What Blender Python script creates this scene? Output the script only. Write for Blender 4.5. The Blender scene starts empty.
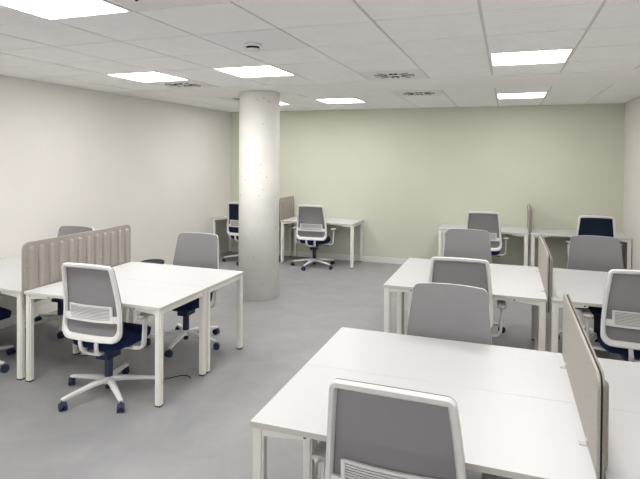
import bpy, bmesh, math, random
from mathutils import Vector, Matrix
PI = math.pi
C = bpy.context.scene.collection
rnd = random.Random(4)

# ------------------------------------------------------------------ materials
def new_mat(name):
    m = bpy.data.materials.new(name); m.use_nodes = True
    return m, m.node_tree, m.node_tree.nodes['Principled BSDF']

def lin(c):
    return tuple(((v/255+.055)/1.055)**2.4 if v/255 > .04045 else v/255/12.92 for v in c) + (1,)

def mat(name, rgb, rough=.5, noise=0, scale=20, bump=0, bscale=200, spec=.5, metal=0):
    m, nt, b = new_mat(name)
    col = lin(rgb)
    b.inputs['Base Color'].default_value = col
    b.inputs['Roughness'].default_value = rough
    b.inputs['Specular IOR Level'].default_value = spec
    b.inputs['Metallic'].default_value = metal
    tc = nt.nodes.new('ShaderNodeTexCoord')
    if noise:
        n = nt.nodes.new('ShaderNodeTexNoise'); n.inputs['Scale'].default_value = scale
        n.inputs['Detail'].default_value = 5
        r = nt.nodes.new('ShaderNodeValToRGB')
        r.color_ramp.elements[0].position = .3; r.color_ramp.elements[1].position = .7
        r.color_ramp.elements[0].color = tuple(v*(1-noise) for v in col[:3])+(1,)
        r.color_ramp.elements[1].color = tuple(min(1, v*(1+noise)) for v in col[:3])+(1,)
        nt.links.new(tc.outputs['Object'], n.inputs['Vector'])
        nt.links.new(n.outputs['Fac'], r.inputs['Fac'])
        nt.links.new(r.outputs['Color'], b.inputs['Base Color'])
    if bump:
        n = nt.nodes.new('ShaderNodeTexNoise'); n.inputs['Scale'].default_value = bscale
        bp = nt.nodes.new('ShaderNodeBump'); bp.inputs['Strength'].default_value = bump
        bp.inputs['Distance'].default_value = .002
        nt.links.new(tc.outputs['Object'], n.inputs['Vector'])
        nt.links.new(n.outputs['Fac'], bp.inputs['Height'])
        nt.links.new(bp.outputs['Normal'], b.inputs['Normal'])
    return m

def mesh_fabric(name, rgb, see):
    """knitted net: fine weave, partly see-through"""
    m, nt, b = new_mat(name)
    b.inputs['Roughness'].default_value = .8
    b.inputs['Specular IOR Level'].default_value = .2
    tc = nt.nodes.new('ShaderNodeTexCoord')
    w = nt.nodes.new('ShaderNodeTexWave'); w.inputs['Scale'].default_value = 90; w.bands_direction = 'X'
    r = nt.nodes.new('ShaderNodeValToRGB'); col = lin(rgb)
    r.color_ramp.elements[0].color = tuple(v*.9 for v in col[:3])+(1,)
    r.color_ramp.elements[1].color = tuple(v*1.08 for v in col[:3])+(1,)
    nt.links.new(tc.outputs['Object'], w.inputs['Vector'])
    nt.links.new(w.outputs['Fac'], r.inputs['Fac']); nt.links.new(r.outputs['Color'], b.inputs['Base Color'])
    t = nt.nodes.new('ShaderNodeBsdfTransparent'); mx = nt.nodes.new('ShaderNodeMixShader')
    mx.inputs['Fac'].default_value = see
    out = nt.nodes['Material Output']
    nt.links.new(b.outputs['BSDF'], mx.inputs[1]); nt.links.new(t.outputs['BSDF'], mx.inputs[2])
    nt.links.new(mx.outputs['Shader'], out.inputs['Surface'])
    return m

def concrete():
    m, nt, b = new_mat('painted_concrete')
    b.inputs['Roughness'].default_value = .75
    tc = nt.nodes.new('ShaderNodeTexCoord')
    n = nt.nodes.new('ShaderNodeTexNoise'); n.inputs['Scale'].default_value = 3.5; n.inputs['Detail'].default_value = 6
    r = nt.nodes.new('ShaderNodeValToRGB')
    r.color_ramp.elements[0].position = .35; r.color_ramp.elements[0].color = lin((238, 236, 230))
    r.color_ramp.elements[1].position = .65; r.color_ramp.elements[1].color = lin((246, 244, 238))
    v = nt.nodes.new('ShaderNodeTexVoronoi'); v.inputs['Scale'].default_value = 11; v.inputs['Randomness'].default_value = 1
    r2 = nt.nodes.new('ShaderNodeValToRGB')
    r2.color_ramp.elements[0].position = .07; r2.color_ramp.elements[0].color = (.5, .49, .46, 1)
    r2.color_ramp.elements[1].position = .12; r2.color_ramp.elements[1].color = (1, 1, 1, 1)
    mu = nt.nodes.new('ShaderNodeMixRGB'); mu.blend_type = 'MULTIPLY'; mu.inputs['Fac'].default_value = 1
    # a second mask so that only some cells carry a pit
    n2 = nt.nodes.new('ShaderNodeTexNoise'); n2.inputs['Scale'].default_value = 5
    r3 = nt.nodes.new('ShaderNodeValToRGB'); r3.color_ramp.elements[0].position = .42; r3.color_ramp.elements[1].position = .5
    L = nt.links.new
    for t in (n, v, n2): L(tc.outputs['Object'], t.inputs['Vector'])
    L(n.outputs['Fac'], r.inputs['Fac']); L(v.outputs['Distance'], r2.inputs['Fac'])
    L(n2.outputs['Fac'], r3.inputs['Fac']); L(r3.outputs['Color'], mu.inputs['Fac'])
    L(r.outputs['Color'], mu.inputs['Color1']); L(r2.outputs['Color'], mu.inputs['Color2'])
    L(mu.outputs['Color'], b.inputs['Base Color'])
    return m

def linoleum():
    m, nt, b = new_mat('grey_linoleum')
    b.inputs['Specular IOR Level'].default_value = .45
    tc = nt.nodes.new('ShaderNodeTexCoord'); L = nt.links.new
    n = nt.nodes.new('ShaderNodeTexNoise'); n.inputs['Scale'].default_value = 2.6; n.inputs['Detail'].default_value = 9
    n.inputs['Roughness'].default_value = .7; n.inputs['Distortion'].default_value = .6
    r = nt.nodes.new('ShaderNodeValToRGB')
    r.color_ramp.elements[0].position = .3; r.color_ramp.elements[0].color = lin((146, 146, 147))
    r.color_ramp.elements[1].position = .7; r.color_ramp.elements[1].color = lin((159, 159, 160))
    n2 = nt.nodes.new('ShaderNodeTexNoise'); n2.inputs['Scale'].default_value = 6
    mr = nt.nodes.new('ShaderNodeMapRange'); mr.inputs['To Min'].default_value = .38; mr.inputs['To Max'].default_value = .52
    for t in (n, n2): L(tc.outputs['Object'], t.inputs['Vector'])
    L(n.outputs['Fac'], r.inputs['Fac']); L(r.outputs['Color'], b.inputs['Base Color'])
    L(n2.outputs['Fac'], mr.inputs['Value']); L(mr.outputs['Result'], b.inputs['Roughness'])
    return m

def emit(name, rgb, s):
    m, nt, b = new_mat(name)
    b.inputs['Base Color'].default_value = (.9, .9, .9, 1)
    b.inputs['Emission Color'].default_value = rgb + (1,)
    b.inputs['Emission Strength'].default_value = s
    return m

FILL = 1.15  # strength of the added fill light from the unseen windows
M = dict(
    fill_glow=emit('added_fill_pane', (.97, .99, 1.0), FILL),
    desk=mat('white_laminate', (211, 211, 211), .38, bump=.03, bscale=400),
    edge=mat('desk_edge_band', (214, 210, 202), .5),
    leg=mat('white_powder_coat', (242, 239, 232), .42, bump=.03, bscale=600),
    foot=mat('black_foot', (28, 28, 30), .6),
    chair_white=mat('white_chair_plastic', (232, 231, 229), .42, bump=.02, bscale=500),
    net=mesh_fabric('grey_net', (150, 147, 150), .19),
    net_navy=mesh_fabric('navy_net', (22, 36, 56), .06),
    navy=mat('navy_fabric', (20, 33, 70), .85, noise=.12, scale=150, bump=.3, bscale=700, spec=.2),
    navy_plastic=mat('navy_plastic', (26, 36, 70), .45),
    pad=mat('grey_arm_pad', (196, 193, 188), .6),
    felt=mat('beige_grey_felt', (184, 178, 171), .95, noise=.10, scale=140, bump=.4, bscale=500, spec=.1),
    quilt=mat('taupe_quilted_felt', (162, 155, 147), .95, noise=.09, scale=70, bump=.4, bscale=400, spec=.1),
    felt_edge=mat('grey_panel_edge', (120, 114, 108), .9, noise=.08, scale=120, spec=.1),
    black=mat('black_core', (34, 34, 38), .7),
    metal=mat('brushed_clip', (200, 200, 200), .45, metal=.3),
    wall=mat('off_white_paint', (225, 221, 214), .8, noise=.012, scale=2, bump=.05, bscale=250),
    wall_grey=mat('grey_paint', (222, 221, 218), .8, noise=.012, scale=2, bump=.05, bscale=250),
    green=mat('sage_green_paint', (208, 209, 193), .8, noise=.012, scale=2, bump=.05, bscale=250),
    base=mat('white_skirting', (228, 226, 222), .5),
    tile=mat('ceiling_tile', (249, 248, 246), .9, noise=.02, scale=8, bump=.15, bscale=300, spec=.2),
    bar=mat('ceiling_bar', (216, 215, 212), .6, spec=.3),
    board=mat('ceiling_board', (249, 246, 243), .9, noise=.01, scale=3),
    metal_tile=mat('metal_ceiling_panel', (242, 241, 240), .7, spec=.3),
    vent=mat('vent_plate', (238, 236, 233), .6),
    slot=mat('vent_slot', (30, 30, 30), .9),
    lamp_frame=mat('lamp_frame', (232, 232, 232), .5),
    lamp=emit('lamp_diffuser', (1.0, .99, .98), 8.4),
    bin=mat('navy_bin_plastic', (20, 28, 48), .5),
    cable=mat('dark_cable', (40, 40, 44), .6),
    concrete=concrete(), floor=linoleum(),
)

# ------------------------------------------------------------------ mesh helpers
def box(bm, x0, x1, y0, y1, z0, z1, mi=0):
    vs = [bm.verts.new((x, y, z)) for z in (z0, z1) for y in (y0, y1) for x in (x0, x1)]
    for f in ((0, 2, 3, 1), (4, 5, 7, 6), (0, 1, 5, 4), (2, 6, 7, 3), (0, 4, 6, 2), (1, 3, 7, 5)):
        fc = bm.faces.new([vs[i] for i in f]); fc.material_index = mi
    return vs

def bevel_all(bm, w, seg=2):
    bmesh.ops.bevel(bm, geom=list(bm.edges), offset=w, segments=seg, profile=.5, affect='EDGES')

def cyl(bm, c, r0, r1, z0, z1, n=24, cap=True, mi=0):
    a = [bm.verts.new((c[0]+r0*math.cos(2*PI*i/n), c[1]+r0*math.sin(2*PI*i/n), z0)) for i in range(n)]
    b = [bm.verts.new((c[0]+r1*math.cos(2*PI*i/n), c[1]+r1*math.sin(2*PI*i/n), z1)) for i in range(n)]
    for i in range(n):
        f = bm.faces.new((a[i], a[(i+1) % n], b[(i+1) % n], b[i])); f.smooth = True; f.material_index = mi
    if cap:
        bm.faces.new(a[::-1]).material_index = mi; bm.faces.new(b).material_index = mi

def lathe(bm, prof, n=24, c=(0, 0)):
    rings = [[bm.verts.new((c[0]+r*math.cos(2*PI*i/n), c[1]+r*math.sin(2*PI*i/n), z)) for i in range(n)] for r, z in prof]
    for a, b in zip(rings, rings[1:]):
        for i in range(n):
            bm.faces.new((a[i], a[(i+1) % n], b[(i+1) % n], b[i])).smooth = True
    bm.faces.new(rings[0][::-1]); bm.faces.new(rings[-1])

def sweep(bm, pts, w, h, side=None, round_=True):
    """bar of width w (along `side`) and height h swept along pts"""
    pts = [Vector(p) for p in pts]; rings = []
    prof = [(1, .55), (.55, 1), (-.55, 1), (-1, .55), (-1, -.55), (-.55, -1), (.55, -1), (1, -.55)] if round_ else [(1, 1), (-1, 1), (-1, -1), (1, -1)]
    for i, p in enumerate(pts):
        t = (pts[min(i+1, len(pts)-1)]-pts[max(i-1, 0)]).normalized()
        s = Vector(side) if side else Vector((0, 0, 1)).cross(t)
        s = (s-t*s.dot(t)).normalized(); u = t.cross(s)
        ww = w[i] if isinstance(w, (list, tuple)) else w
        hh = h[i] if isinstance(h, (list, tuple)) else h
        rings.append([bm.verts.new(p+s*a*ww/2+u*b*hh/2) for a, b in prof])
    n = len(prof)
    for a, b in zip(rings, rings[1:]):
        for i in range(n):
            f = bm.faces.new((a[i], a[(i+1) % n], b[(i+1) % n], b[i]))
    bm.faces.new(rings[0][::-1]); bm.faces.new(rings[-1])

def obj(name, bm, mats, parent=None, smooth=False, bevel=None, label=None):
    bmesh.ops.recalc_face_normals(bm, faces=bm.faces)
    me = bpy.data.meshes.new(name); bm.to_mesh(me); bm.free()
    for m in (mats if isinstance(mats, (list, tuple)) else [mats]): me.materials.append(m)
    if smooth:
        for p in me.polygons: p.use_smooth = True
        me.set_sharp_from_angle(angle=math.radians(40))
    o = bpy.data.objects.new(name, me); C.objects.link(o)
    if parent: o.parent = parent
    if bevel:
        mo = o.modifiers.new('bevel', 'BEVEL'); mo.width = bevel; mo.segments = 2; mo.limit_method = 'ANGLE'
    if label: o['label'] = label
    return o

def tag(o, label, cat, group=None):
    o['label'] = label; o['category'] = cat
    if group: o['group'] = group
    return o

def thing(name, loc, rz=0):
    o = bpy.data.objects.new(name, None); C.objects.link(o)
    o.location = loc; o.rotation_euler = (0, 0, rz); o.empty_display_size = .1
    return o

def copy_tree(o, parent=None):
    c = o.copy(); C.objects.link(c)
    if parent: c.parent = parent
    for ch in [x for x in bpy.data.objects if x.parent == o]: copy_tree(ch, c)
    return c

def structure(name, bm, mats, **k):
    o = obj(name, bm, mats, **k); o['kind'] = 'structure'; return o

def nb(): return bmesh.new()

# ------------------------------------------------------------------ the room
XL, XR, Y0, Y1, H = -5.045, 1.655, -2.6, 9.065, 2.685
T = .12
bm = nb(); box(bm, XL-T, XR+T, Y0-T, Y1+T, -.1, 0); structure('floor', bm, M['floor'])
bm = nb(); box(bm, XL-T, XL, Y0-T, Y1+T, 0, H+.15); structure('wall_left', bm, M['wall'])
bm = nb(); box(bm, XR, XR+T, Y0-T, Y1+T, 0, H+.15); structure('wall_right', bm, M['wall'])
bm = nb(); box(bm, XL, XR, Y1, Y1+T, 0, H+.15); structure('wall_back', bm, M['green'])
bm = nb(); box(bm, XL, XR, Y0-T, Y0, 0, H+.15); structure('wall_front', bm, M['wall_grey'])
BH = .1
bm = nb(); box(bm, XL, XL+.014, Y0, Y1, 0, BH); structure('baseboard_left', bm, M['base'], bevel=.003)
bm = nb(); box(bm, XR-.014, XR, Y0, Y1, 0, BH); structure('baseboard_right', bm, M['base'], bevel=.003)
bm = nb(); box(bm, XL+.014, XR-.014, Y1-.014, Y1, 0, BH); structure('baseboard_back', bm, M['base'], bevel=.003)
bm = nb(); box(bm, XL+.014, XR-.014, Y0, Y0+.014, 0, BH); structure('baseboard_front', bm, M['base'], bevel=.003)

# added unseen windows behind the camera, panes glow to brighten the room
for k, xc in enumerate((-3.9, -1.7, .5)):
    bm = nb()
    for q in ((-.95, .95, .9, .95), (-.95, .95, 2.4, 2.45), (-.95, -.90, .95, 2.4), (.90, .95, .95, 2.4), (-.025, .025, .95, 2.4)):
        box(bm, xc+q[0], xc+q[1], Y0-.01, Y0+.03, q[2], q[3])
    wf = structure('added_window_%d' % (k+1), bm, M['base'])
    for s_ in (-1, 1):
        bm = nb(); a_, b_ = sorted((s_*.025, s_*.90)); box(bm, xc+a_, xc+b_, Y0+.002, Y0+.008, .95, 2.4)
        obj('fill_pane', bm, M['fill_glow'], wf)

# suspended ceiling: tiles dropped a little below the bars between them
TW, TD, PX, PY = .63, .627, -.784, 3.172
S0, S1 = PY+TD*4, 6.66
xs = [PX+TW*k for k in range(-9, 7)]
def clipl(vals, a, b): return [a]+[v for v in vals if a+.02 < v < b-.02]+[b]
xl = clipl(xs, XL, XR)
yn = clipl([PY+TD*k for k in range(-12, 5)], Y0, S0)
yf = clipl([S1+TD*k for k in range(0, 5)], S1, Y1)
def tile_at(x, y):
    for ys in (yn, yf):
        for a, b in zip(ys, ys[1:]):
            if a <= y < b:
                for c, d in zip(xl, xl[1:]):
                    if c <= x < d: return c, d, a, b
CX = lambda k: PX+TW*(k+.5)                       # tile centre of column k
NY = lambda k: PY+TD*(k+.5)
FY = lambda k: S1+TD*(k+.5)
lamps = [(CX(-3), NY(-2)), (CX(-3), NY(2)), (CX(-5), NY(2)), (CX(1), NY(2)), (CX(1), FY(1)), (CX(-3), FY(1)), (CX(-5), FY(1)),
         (CX(1), NY(-2)), (CX(-5), NY(-2))]  # these two are added out of view to light the room
vents = [(CX(-1), NY(3)), (CX(-1), FY(0)), (CX(-5), NY(3)), (CX(-2), NY(-2)), (CX(-5), FY(0))]
panel = (CX(-2), NY(0))
taken = {tile_at(*p) for p in lamps+vents+[panel]}
bm = nb()
box(bm, XL-T, XR+T, Y0-T, Y1+T, H+.03, H+.15, 0)          # slab over the void
box(bm, XL, XR, Y0, Y1, H+.006, H+.03, 1)                 # bar level
box(bm, XL, XR, S0+.012, S1-.012, H-.002, H+.006, 2)      # plain board strip
for ys in (yn, yf):
    for a, b in zip(ys, ys[1:]):
        for c, d in zip(xl, xl[1:]):
            if (c, d, a, b) in taken: continue
            g = .0095
            box(bm, c+g, d-g, a+g, b-g, H+rnd.uniform(-.0015, .0015), H+.006, 0)
structure('ceiling', bm, [M['tile'], M['bar'], M['board']])
c, d, a, b = tile_at(*panel)
bm = nb(); box(bm, c+.006, d-.006, a+.006, b-.006, H-.002, H+.006)
structure('trim_1', bm, M['metal_tile'])

# recessed light panels
bm0 = nb()
c, d, a, b = -TW/2+.006, TW/2-.006, -TD/2+.006, TD/2-.006
for q in ((c, d, a, a+.018), (c, d, b-.018, b), (c, c+.018, a+.018, b-.018), (d-.018, d, a+.018, b-.018)):
    box(bm0, *q, -.004, .006)
lp = thing('ceiling_light', (0, 0, 0))
obj('frame', bm0, M['lamp_frame'], lp)
bm = nb(); box(bm, c+.018, d-.018, a+.018, b-.018, .001, .006)
obj('diffuser', bm, M['lamp'], lp, label='glowing white diffuser')
lamp_labels = ['large bright square ceiling light at the top left corner of the photo',
    'bright square ceiling light just in front of the round column',
    'bright square ceiling light near the left wall, beside a swirl vent',
    'bright square ceiling light above the right desks, the larger one of that row',
    'small far ceiling light close to the sage green wall at right',
    'small far ceiling light right of the column, near the sage green wall',
    'far ceiling light mostly hidden behind the round column, a sliver showing']
for i, p in enumerate(lamps):
    o = lp if i == 0 else copy_tree(lp)
    o.location = (p[0], p[1], H)
    tag(o, lamp_labels[i] if i < 7 else 'added square ceiling light out of view, nearest the camera', 'ceiling light', 'square ceiling lights')

# swirl vents
vt = thing('ceiling_vent', (0, 0, 0))
bm = nb(); box(bm, c, d, a, b, -.001, .006); obj('plate', bm, M['vent'], vt)
for k in range(12):
    an = 2*PI*k/12+PI/12
    bm = nb()
    r0, r1 = ((.08, .21), (.055, .125))[abs(math.sin(an)) > .9]
    sweep(bm, [(r0*math.cos(an), r0*math.sin(an), -.003), (r1*math.cos(an+.10), r1*math.sin(an+.10), -.003)], .012 if r1 > .2 else .034, .004, round_=False)
    obj('slot', bm, M['slot'], vt, label='dark air slot')
vent_labels = ['swirl air vent in front of the plain ceiling strip, right of the column',
    'swirl air vent beyond the plain ceiling strip, nearest the green wall on the right',
    'swirl air vent beside the light near the left wall',
    'swirl air vent cut off by the top edge of the photo',
    'far swirl air vent beyond the strip, just left of the column top']
for i, p in enumerate(vents):
    o = vt if i == 0 else copy_tree(vt)
    o.location = (p[0], p[1], H); tag(o, vent_labels[i], 'air vent', 'swirl ceiling vents')

# smoke detector
sd = tag(thing('smoke_detector', (-1.79, 3.55, H-.003)), 'round white smoke detector with dark slots on the ceiling in front of the column', 'smoke detector')
bm = nb(); lathe(bm, [(.066, 0), (.066, -.014), (.06, -.02)][::-1], 28); obj('base', bm, M['lamp_frame'], sd)
bm = nb(); lathe(bm, [(.048, -.036), (.048, -.019)], 28); obj('sensing_slot', bm, M['slot'], sd, label='dark sensor slot ring')
bm = nb(); lathe(bm, [(.02, -.056), (.05, -.048), (.055, -.036)], 28); obj('cap', bm, M['lamp_frame'], sd)

# column
bm = nb()
lathe(bm, [(.265, 0), (.265, H-.03), (.255, H-.028), (.255, H-.004)], 72)
structure('trim_2', bm, M['concrete']).location = (-3.085, 6.325, 0)
bpy.data.objects['trim_2'].name = 'column'
bpy.data.objects['column']['label'] = 'round off-white concrete column with small pits'

# ------------------------------------------------------------------ desks
ZT, WD, DD, TT = .74, 1.315, .655, .025
def make_desk():
    t = thing('desk', (0, 0, 0))
    bm = nb(); vs = box(bm, -WD/2, WD/2, -DD/2, DD/2, ZT-TT, ZT)
    for f in bm.faces:
        if abs(f.normal.z) < .5 and abs(sum(v.co.z for v in f.verts)/4-(ZT-TT/2)) < 1e-4: f.material_index = 1
    obj('desktop', bm, [M['desk'], M['edge']], t, bevel=.001)
    LW = .050
    for sx in (-1, 1):
        for sy in (-1, 1):
            bm = nb()
            cx, cy = sx*(WD/2-LW/2-.006), sy*(DD/2-LW/2-.006)
            box(bm, cx-LW/2, cx+LW/2, cy-LW/2, cy+LW/2, .012, ZT-TT)
            bmesh.ops.bevel(bm, geom=[e for e in bm.edges if abs((e.verts[0].co-e.verts[1].co).z) > .3], offset=.009, segments=2, affect='EDGES')
            # stub arm along the long side carrying the top
            z1 = ZT-TT
            pr = [(0, z1), (.21, z1), (.21, z1-.018), (0, z1-.036)]
            x0 = cx-sx*LW/2
            a_ = [bm.verts.new((x0-sx*p, cy-.016, z)) for p, z in pr]; b_ = [bm.verts.new((x0-sx*p, cy+.016, z)) for p, z in pr]
            for i in range(4): bm.faces.new((a_[i], a_[(i+1) % 4], b_[(i+1) % 4], b_[i]))
            bm.faces.new(a_); bm.faces.new(b_[::-1])
            lg = obj('leg', bm, M['leg'], t)
            bm = nb(); box(bm, cx-LW/2+.004, cx+LW/2-.004, cy-LW/2+.004, cy+LW/2-.004, 0, .012)
            obj('foot', bm, M['foot'], lg, label='black levelling foot')
            bm = nb(); bx_ = x0-sx*.185
            box(bm, bx_-.006, bx_+.006, cy-sy*-.016-.002, cy-sy*-.016+.002, z1-.013, z1-.004); obj('bolt', bm, M['foot'], lg, label='small dark bolt')
        bm = nb(); cx = sx*(WD/2-LW/2-.006)
        box(bm, cx-.015, cx+.015, -DD/2+LW+.006, DD/2-LW-.006, ZT-TT-.038, ZT-TT)
        obj('end_rail', bm, M['leg'], t, bevel=.003)
    bm = nb(); box(bm, -WD/2+LW, WD/2-LW, -.03, .03, ZT-TT-.034, ZT-TT)
    obj('support_rail', bm, M['leg'], t, bevel=.003)
    return t
proto = make_desk(); first = True
D2 = DD+.0012
AX, RX = -1.008+WD/2, .3375+WD/2
LRX, LLX = -2.376-WD/2, -3.727-WD/2
desks = [
 (AX, 1.994+DD/2, 'white desk in the foreground with the nearest chair drawn up to it', 'right foreground desks'),
 (AX, 1.994+D2+DD/2, 'white desk joined behind the foreground desk, facing a grey chair seen from the front', 'right foreground desks'),
 (RX, 1.994+DD/2, 'white desk at the bottom right corner, right of the nearest partition', 'right foreground desks'),
 (RX, 1.994+D2+DD/2, 'white desk at the right edge, beyond the corner desk, right of the nearest partition', 'right foreground desks'),
 (AX, 4.530+DD/2, 'white desk of the middle right row, near half, left of the partition', 'middle right desks'),
 (AX, 4.530+D2+DD/2, 'white desk of the middle right row, far half, left of the partition', 'middle right desks'),
 (RX, 4.530+DD/2, 'white desk of the middle right row, near half, right of the partition', 'middle right desks'),
 (RX, 4.530+D2+DD/2, 'white desk of the middle right row, far half, right of the partition', 'middle right desks'),
 (AX, 8.400+DD/2, 'white desk against the green wall, left of the slim partition at right', 'desks along the green wall'),
 (RX, 8.400+DD/2, 'white desk against the green wall in the far right corner', 'desks along the green wall'),
 (LRX, 8.400+DD/2, 'white desk against the green wall just right of the column', 'desks along the green wall'),
 (LLX, 8.400+DD/2, 'white desk in the far left corner, half hidden behind the column', 'desks along the green wall'),
 (LRX, 3.248+DD/2, 'white left cluster desk, near half, right of the ribbed partition', 'left cluster desks'),
 (LRX, 3.248+D2+DD/2, 'white desk at left, far half, right of the ribbed partition', 'left cluster desks'),
 (LLX, 3.248+DD/2, 'white desk cut by the left edge, near half, left of the ribbed partition', 'left cluster desks'),
 (LLX, 3.248+D2+DD/2, 'white desk by the left wall, far half, behind the ribbed partition', 'left cluster desks'),
]
for x, y, lab, g in desks:
    o = proto if first else copy_tree(proto); first = False
    o.location = (x, y, 0); tag(o, lab, 'desk', g)

# ------------------------------------------------------------------ partitions
def rounded(y0, y1, z0, z1, r, n=6):
    pts = [(y0, z0), (y1, z0)]
    for i in range(n+1):
        a = PI/2*i/n; pts.append((y1-r+r*math.cos(a), z1-r+r*math.sin(a)))
    for i in range(n+1):
        a = PI/2+PI/2*i/n; pts.append((y0+r+r*math.cos(a), z1-r+r*math.sin(a)))
    return pts
def slab(bm, pts, x0, x1):
    a = [bm.verts.new((x0, y, z)) for y, z in pts]; b = [bm.verts.new((x1, y, z)) for y, z in pts]
    n = len(pts)
    for i in range(n): bm.faces.new((a[i], a[(i+1) % n], b[(i+1) % n], b[i]))
    bm.faces.new(a); bm.faces.new(b[::-1])
def make_partition(length, nribs, ZP):
    t = thing('desk_partition', (0, 0, 0)); h = length/2
    bm = nb(); slab(bm, rounded(-h, h, .62, ZP, .05), -.0155, -.004); obj('smooth_panel', bm, M['felt'], t, bevel=.003)
    bm = nb(); slab(bm, rounded(-h+.004, h-.004, .625, ZP-.004, .046), -.004, .003); obj('dark_core', bm, M['black'], t, label='black core line showing along the panel edge')
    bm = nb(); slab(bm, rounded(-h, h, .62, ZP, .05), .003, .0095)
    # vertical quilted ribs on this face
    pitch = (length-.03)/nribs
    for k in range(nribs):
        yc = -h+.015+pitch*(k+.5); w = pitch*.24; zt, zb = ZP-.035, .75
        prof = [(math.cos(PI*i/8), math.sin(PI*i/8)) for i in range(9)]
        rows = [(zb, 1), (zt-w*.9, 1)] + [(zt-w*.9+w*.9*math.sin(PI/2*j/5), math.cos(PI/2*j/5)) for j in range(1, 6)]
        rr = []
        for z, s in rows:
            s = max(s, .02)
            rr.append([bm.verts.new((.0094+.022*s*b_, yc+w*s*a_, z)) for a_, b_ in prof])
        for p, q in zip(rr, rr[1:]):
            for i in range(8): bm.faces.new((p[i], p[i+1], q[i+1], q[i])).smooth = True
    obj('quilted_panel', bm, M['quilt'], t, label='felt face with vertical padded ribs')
    for s in (-1, 1):
        bm = nb(); yc = s*length*.325
        box(bm, -.046, -.0155, yc-.015, yc+.015, ZT+.0005, ZT+.004)
        box(bm, -.020, -.0155, yc-.015, yc+.015, ZT+.004, ZT+.022)
        obj('clip', bm, M['metal'], t, label='small silver clip on the desktop')
    return t
PL = 2*DD-.08
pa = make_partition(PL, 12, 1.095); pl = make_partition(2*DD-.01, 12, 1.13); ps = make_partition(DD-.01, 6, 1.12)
parts = [(pa, .3222, 1.994+DD+.035, 'grey felt partition nearest the camera, dividing the foreground desks'),
         (None, .3222, 4.530+DD, 'grey felt partition dividing the middle right desks'),
         (pl, -3.709, 3.248+DD, 'beige grey ribbed felt partition across the left desk cluster'),
         (ps, .3222, 8.400+DD/2, 'slim grey partition seen edge-on between the far right wall desks'),
         (0, -3.709, 8.400+DD/2, 'short ribbed partition beside the column at the green wall')]
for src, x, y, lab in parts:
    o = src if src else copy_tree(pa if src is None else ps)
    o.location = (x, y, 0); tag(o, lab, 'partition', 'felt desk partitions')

# ------------------------------------------------------------------ chairs
ZB, ZC = .472, 1.043                      # bottom and top of the back
def halfw(z, r=.03, d=0):
    zb, zt = ZB+d, ZC-d
    t = (z-zb)/(zt-zb)
    w = (.268-.044*t+.008*math.sin(PI*t))-d
    if zt-z < r: w += -r+math.sqrt(max(0, r*r-(r-(zt-z))**2))
    R = .075
    if z-zb < R: w += -R+math.sqrt(max(0, R*R-(R-(z-zb))**2))
    return w
def ymap(x, z):
    k = [(.47, -.212), (.56, -.202), (.68, -.194), (.80, -.206), (.92, -.226), (1.07, -.254)]
    for (a, p), (b, q) in zip(k, k[1:]):
        if z <= b or b == 1.07:
            t = (z-a)/(b-a); y = p+(q-p)*t; break
    return y+.42*x*x
def crown(x, z): return z+.012*(1-(x/.24)**2)*max(0, (z-.8)/.24)
def P(x, z, dy): return (x, ymap(x, z)+dy, crown(x, z))

def outline(d=0, wid=None):
    """closed loop of (x,z), d inset from the outside"""
    rb, rt = .075, .03
    zs = []
    zb, zt = ZB, ZC
    zs += [zb+rb*(1-math.cos(PI/2*i/7)) for i in range(8)]
    zs += [zb+rb+(zt-rt-zb-rb)*i/10 for i in range(1, 10)]
    zs += [zt-rt*(1-math.sin(PI/2*i/7)) for i in range(8)]
    right = [(halfw(z), z) for z in zs]
    top = [(right[-1][0]*(1-2*i/10), zt) for i in range(1, 10)]
    left = [(-x, z) for x, z in right[::-1]]
    bot = [(-right[0][0]*(1-2*i/10), zb) for i in range(1, 10)]
    return right+top+left+bot

def back_frame_bm():
    bm = nb(); o = outline(); n = len(o); loops = []
    cz = .76
    inner = []
    for x, z in o:                       # bar widths: sides .030, top .038, bottom .046
        zi = ZB+.046+(z-ZB)*(ZC-ZB-.077)/(ZC-ZB)
        t = (zi-ZB)/(ZC-ZB); wi = .268-.044*t+.008*math.sin(PI*t)-.030
        wo = halfw(max(ZB, min(ZC, z)))
        k = abs(x)/wo                                   # 1 on the sides, less along top and bottom
        q = z-ZB
        if q < .075: wi += .7*(-.075+math.sqrt(max(0, .075**2-(.075-q)**2)))
        inner.append((math.copysign(wi*k, x), zi))
    for (x, z), (u, w) in zip(o, inner):
        m = lambda t: (x+(u-x)*t, z+(w-z)*t)
        sec = [(0, .0), (.0, -.014), (.16, -.026), (.72, -.026), (1, -.014), (1, .0), (.8, .004), (.2, .004)]
        loops.append([bm.verts.new(P(*m(t), dy)) for t, dy in sec])
    for i in range(n):
        a, b = loops[i], loops[(i+1) % n]
        for j in range(8): bm.faces.new((a[j], a[(j+1) % 8], b[(j+1) % 8], b[j]))
    return bm

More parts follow.
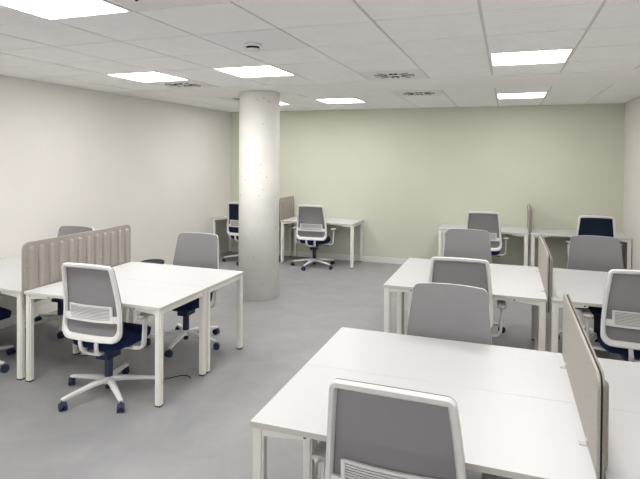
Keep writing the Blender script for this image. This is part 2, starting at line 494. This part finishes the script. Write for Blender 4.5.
def back_net_bm():
    bm = nb(); d = .0005; zb, zt = ZB+d, ZC-d; rows = []
    zs = [zb+.07*(1-math.cos(PI/2*i/6)) for i in range(7)]+[zb+.07+(zt-.10-zb)*i/14 for i in range(1, 14)]+[zt-.03*(1-math.sin(PI/2*i/6)) for i in range(7)]
    K = 16
    for dy in (.004, .0085):
        rows.append([[bm.verts.new(P(halfw(z, d=d)*(2*j/K-1), z, dy)) for j in range(K+1)] for z in zs])
    for side in rows:
        for a, b in zip(side, side[1:]):
            for j in range(K): bm.faces.new((a[j], a[j+1], b[j+1], b[j]))
    f, g = rows
    for a, b in ((f[0], g[0]), (f[-1], g[-1])):
        for j in range(K): bm.faces.new((a[j], a[j+1], b[j+1], b[j]))
    for j in (0, K):
        for i in range(len(zs)-1): bm.faces.new((f[i][j], f[i+1][j], g[i+1][j], g[i][j]))
    return bm

def strip(bm, z0, z1, x0, x1, d0, d1, K=12):
    L = []
    for i in range(K+1):
        x = x0+(x1-x0)*i/K
        L.append([bm.verts.new(P(x, z, d)) for z, d in ((z0, d0), (z1, d0), (z1, d1), (z0, d1))])
    for a, b in zip(L, L[1:]):
        for j in range(4): bm.faces.new((a[j], a[(j+1) % 4], b[(j+1) % 4], b[j]))
    bm.faces.new(L[0]); bm.faces.new(L[-1][::-1])

def lumbar_bm():
    bm = nb(); w = .204
    z0, z1 = .636, .738
    strip(bm, z0-.016, z0, -w-.008, w+.008, -.024, -.004)      # lower bar
    strip(bm, z1-.007, z1, -w+.012, w-.012, -.014, -.004)
    for s in (-1, 1):
        a, b = sorted((s*(w-.012), s*(w-.028))); strip(bm, z0, z1, a, b, -.016, -.004, 1)
        a, b = sorted((s*(w-.015), s*(w+.030))); strip(bm, z0-.016, z0+.03, a, b, -.018, -.004, 1)
    n = 9; p = (z1-.007-z0)/n
    for k in range(n):
        strip(bm, z0+p*k+p*.5, z0+p*(k+1), -w+.028, w-.028, -.014, -.005)
    return bm

def seat_bm():
    bm = nb()
    bmesh.ops.create_grid(bm, x_segments=12, y_segments=12, size=1)
    r = bmesh.ops.extrude_face_region(bm, geom=list(bm.faces))
    up = {v for v in r['geom'] if isinstance(v, bmesh.types.BMVert)}
    for v in bm.verts:
        x, y = v.co.x, v.co.y
        # square -> rounded square
        k = 1-.16*(x*x*y*y)
        e = max(abs(x), abs(y))**6
        X, Y = x*k*.248, y*k*.245+.045
        if v in up:
            z = .490-.022*e-.018*max(0, y)**3+.006*(x*x)
        else:
            z = .395+.016*e-.004*max(0, y)**3; X *= .96; Y = (Y-.045)*.96+.045
        v.co = (X, Y, z)
    return bm

def make_chair():
    t = thing('office_chair', (0, 0, 0))
    # base
    bm = nb()
    cyl(bm, (0, 0), .045, .038, .085, .135, 24)
    for k in range(5):
        a = 2*PI*k/5; ca, sa = math.cos(a), math.sin(a)
        sweep(bm, [(ca*r, sa*r, z) for r, z in ((.02, .112), (.12, .107), (.24, .094), (.352, .079), (.372, .076))],
              [.052, .046, .038, .032, .026], [.040, .036, .028, .024, .018], side=(-sa, ca, 0))
    base = obj('star_base', bm, M['chair_white'], t, smooth=True, label='white five-armed base')
    bm = nb()
    for s in (-1, 1):
        tmp = nb(); cyl(tmp, (0, 0), .030, .030, -.009, .009, 20)
        bmesh.ops.bevel(tmp, geom=[e for e in tmp.edges if len(e.link_faces) == 2 and e.calc_face_angle(0) > 1], offset=.003, segments=2, affect='EDGES')
        bmesh.ops.transform(tmp, matrix=Matrix.Translation((.012, s*.0155, .030)) @ Matrix.Rotation(PI/2, 4, 'X'), verts=tmp.verts)
        me = bpy.data.meshes.new('t'); tmp.to_mesh(me); tmp.free(); bm.from_mesh(me); bpy.data.meshes.remove(me)
    tmp = nb(); bmesh.ops.create_uvsphere(tmp, u_segments=16, v_segments=8, radius=.028)
    bmesh.ops.transform(tmp, matrix=Matrix.Translation((.008, 0, .040)) @ Matrix.Diagonal((1.05, .9, .85, 1)), verts=tmp.verts)
    me = bpy.data.meshes.new('t'); tmp.to_mesh(me); tmp.free(); bm.from_mesh(me); bpy.data.meshes.remove(me)
    cyl(bm, (0, 0), .008, .008, .05, .078, 10)
    c0 = obj('caster', bm, M['navy_plastic'], base, smooth=True, label='dark navy caster')
    for k in range(5):
        cc = c0
        if k: cc = c0.copy(); C.objects.link(cc); cc.parent = base
        a = 2*PI*k/5
        cc.location = (.365*math.cos(a), .365*math.sin(a), 0); cc.rotation_euler = (0, 0, a+[.6, 2.0, -.9, 1.4, -.3][k])
    bm = nb(); lathe(bm, [(.024, .04), (.024, .085), (.031, .12), (.031, .27), (.024, .275), (.024, .30)], 24)
    obj('gas_column', bm, M['navy_plastic'], t, label='dark navy column')
    bm = nb()
    box(bm, -.095, .095, -.13, .11, .335, .402); bevel_all(bm, .014, 2)
    box(bm, -.055, .055, -.08, .07, .285, .338)
    mech = obj('tilt_mechanism', bm, M['navy_plastic'], t, label='dark navy mechanism under the seat')
    bm = nb(); sweep(bm, [(.08, .03, .365), (.18, .035, .36), (.245, .04, .355)], .018, .01); obj('lever', bm, M['black'], mech)
    obj('seat', seat_bm(), M['navy'], t, smooth=True, label='navy fabric seat')
    fr = obj('back_frame', back_frame_bm(), M['chair_white'], t, smooth=True, label='white plastic back frame')
    obj('lumbar_support', lumbar_bm(), M['chair_white'], fr, label='white slatted lumbar support')
    bm = nb()
    for s in (-1, 1):
        sweep(bm, [(s*.075, -.214, .505), (s*.073, -.222, .455), (s*.068, -.214, .405), (s*.058, -.178, .372), (s*.045, -.10, .362)],
              [.03, .03, .032, .036, .04], [.018, .022, .026, .026, .022], side=(1, 0, 0))
    box(bm, -.06, .06, -.185, -.115, .358, .376)
    obj('yoke', bm, M['chair_white'], fr, smooth=True, label='white two-pronged yoke')
    obj('back_net', back_net_bm(), M['net'], t, smooth=True, label='grey net back')
    for s in (-1, 1):
        bm = nb()
        pts = [(s*.08, 0, .378), (s*.20, 0, .380)]+[(s*(.275+.05*math.sin(PI/2*i/5)), 0, .435-.05*math.cos(PI/2*i/5)) for i in range(6)]+[(s*.328, .005, .56), (s*.329, .01, .632)]
        sweep(bm, pts, [.05]*2+[.048]*6+[.046, .055], [.018]*2+[.022]*6+[.022, .024], side=(0, 1, 0))
        ar = obj('armrest', bm, M['chair_white'], t, smooth=True, label='white armrest bracket')
        bm = nb(); box(bm, s*.329-.034, s*.329+.034, -.10, .13, .630, .652)
        bmesh.ops.bevel(bm, geom=[e for e in bm.edges if abs((e.verts[0].co-e.verts[1].co).z) > .01], offset=.025, segments=4, affect='EDGES')
        obj('arm_pad', bm, M['pad'], ar, label='light grey arm pad', bevel=.006)
    return t
chair = make_chair()
navy_net = None
R = math.radians
# x, y, facing (0 = towards the green wall), phase of the star base in the room, navy net?, label, group
chairs = [
 (-2.91, 3.33, 1, 36, 0, 'white framed chair at the left desks, its whole five-armed base in view', 'chairs at the left desks'),
 (-2.975, 4.48, 182, -8, 0, 'grey chair seen from the front behind the left desks, just left of the column', 'chairs at the left desks'),
 (-4.50, 4.42, 182, -45, 0, 'grey chair behind the ribbed partition, its top edge peeking over it', 'chairs at the left desks'),
 (-4.38, 3.30, -10, 5, 0, 'chair cut off by the left edge, only base and navy seat corner showing', 'chairs at the left desks'),
 (-3.045, 8.36, 3, -25, 0, 'white framed chair at the wall desk just right of the column', 'chairs along the green wall'),
 (-4.32, 8.33, -4, -8, 1, 'chair with navy back half hidden by the column', 'chairs along the green wall'),
 (-.335, 8.42, 2, 10, 0, 'white framed grey chair at the green wall, left of the slim partition', 'chairs along the green wall'),
 (1.18, 8.48, 0, 20, 1, 'chair with dark navy back and white frame in the far right corner', 'chairs along the green wall'),
 (-.405, 5.86, 180, 10, 0, 'front of a grey chair beyond the middle right desks, left of the partition', 'chairs at the middle right desks'),
 (.855, 5.84, 180, 30, 0, 'front of a grey chair beyond the middle right desks, by the right wall', 'chairs at the middle right desks'),
 (-.36, 4.60, 2, 0, 0, 'white framed chair at the middle right desks, overlapped by a large grey chair back', 'chairs at the middle right desks'),
 (.93, 4.59, 1, 0, 0, 'white framed chair at the right edge of the photo, navy seat and arm showing', 'chairs at the middle right desks'),
 (-.335, 3.17, 179, 15, 0, 'large grey chair back seen from the front just beyond the foreground desk', 'chairs at the foreground desk'),
 (-.373, 2.06, -1, 5, 0, 'nearest chair, grey net back and slatted support, cut by the bottom edge', 'chairs at the foreground desk'),
]
for i, (x, y, rz, ph, nv, lab, g) in enumerate(chairs):
    o = chair if i == 0 else copy_tree(chair)
    o.location = (x, y, 0); o.rotation_euler = (0, 0, R(rz)); tag(o, lab, 'office chair', g)
    for ch in [q for q in bpy.data.objects if q.parent == o]:
        if ch.name.startswith('star_base'): ch.rotation_euler = (0, 0, R(ph-rz))
        if nv and ch.name.startswith('back_net'):
            if navy_net is None:
                navy_net = ch.data.copy(); navy_net.materials[0] = M['net_navy']
            ch.data = navy_net; ch['label'] = 'dark navy net back'

# ------------------------------------------------------------------ small things
wb = tag(thing('waste_bin', (-4.62, 6.14, 0)), 'dark navy bin by the left wall, its rim showing above the left desk', 'bin')
bm = nb(); lathe(bm, [(.115, 0), (.15, .36), (.15, .372), (.139, .372), (.105, .02)], 36); obj('body', bm, M['bin'], wb)
bm = nb(); lathe(bm, [(.1505, .345), (.158, .349), (.158, .378), (.148, .381), (.138, .373)], 36); obj('rim', bm, M['bin'], wb)
bm = nb()
pts = [(-2.62+.16*t, 3.72+.06*math.sin(3*t)+.05*t, .005) for t in [i/14 for i in range(-4, 15)]]
sweep(bm, pts, .006, .006)
tag(obj('cable', bm, M['cable'], smooth=True), 'thin dark cable lying on the grey floor under the left desk', 'cable')

# ------------------------------------------------------------------ camera
f, pi, ya, ro, h, py = 530.2, .0133, .3398, .0075, 1.8573, 162.99
s, c = math.sin(ya), math.cos(ya)
F = Vector((-s*math.cos(pi), c*math.cos(pi), -math.sin(pi)))
U0 = Vector((-s*math.sin(pi), c*math.sin(pi), math.cos(pi)))
R0 = Vector((c, s, 0))
Rv = R0*math.cos(ro)+U0*math.sin(ro); Uv = U0*math.cos(ro)-R0*math.sin(ro)
cam = bpy.data.cameras.new('camera'); co = bpy.data.objects.new('camera', cam); C.objects.link(co)
m = Matrix((Rv, Uv, -F)).transposed().to_4x4(); m.translation = (0, 0, h); co.matrix_world = m
cam.sensor_fit = 'HORIZONTAL'; cam.sensor_width = 36; cam.lens = f/640*36
cam.shift_y = -(239.5-py)/640; cam.clip_start = .05
bpy.context.scene.camera = co

w = bpy.data.worlds.new('world'); w.use_nodes = True
w.node_tree.nodes['Background'].inputs[0].default_value = (.9, .95, 1, 1)
w.node_tree.nodes['Background'].inputs[1].default_value = .3
bpy.context.scene.world = w
vs = bpy.context.scene.view_settings
vs.view_transform = 'Standard'; vs.look = 'None'; vs.gamma = 1; vs.use_curve_mapping = False
vs.exposure = 1.33
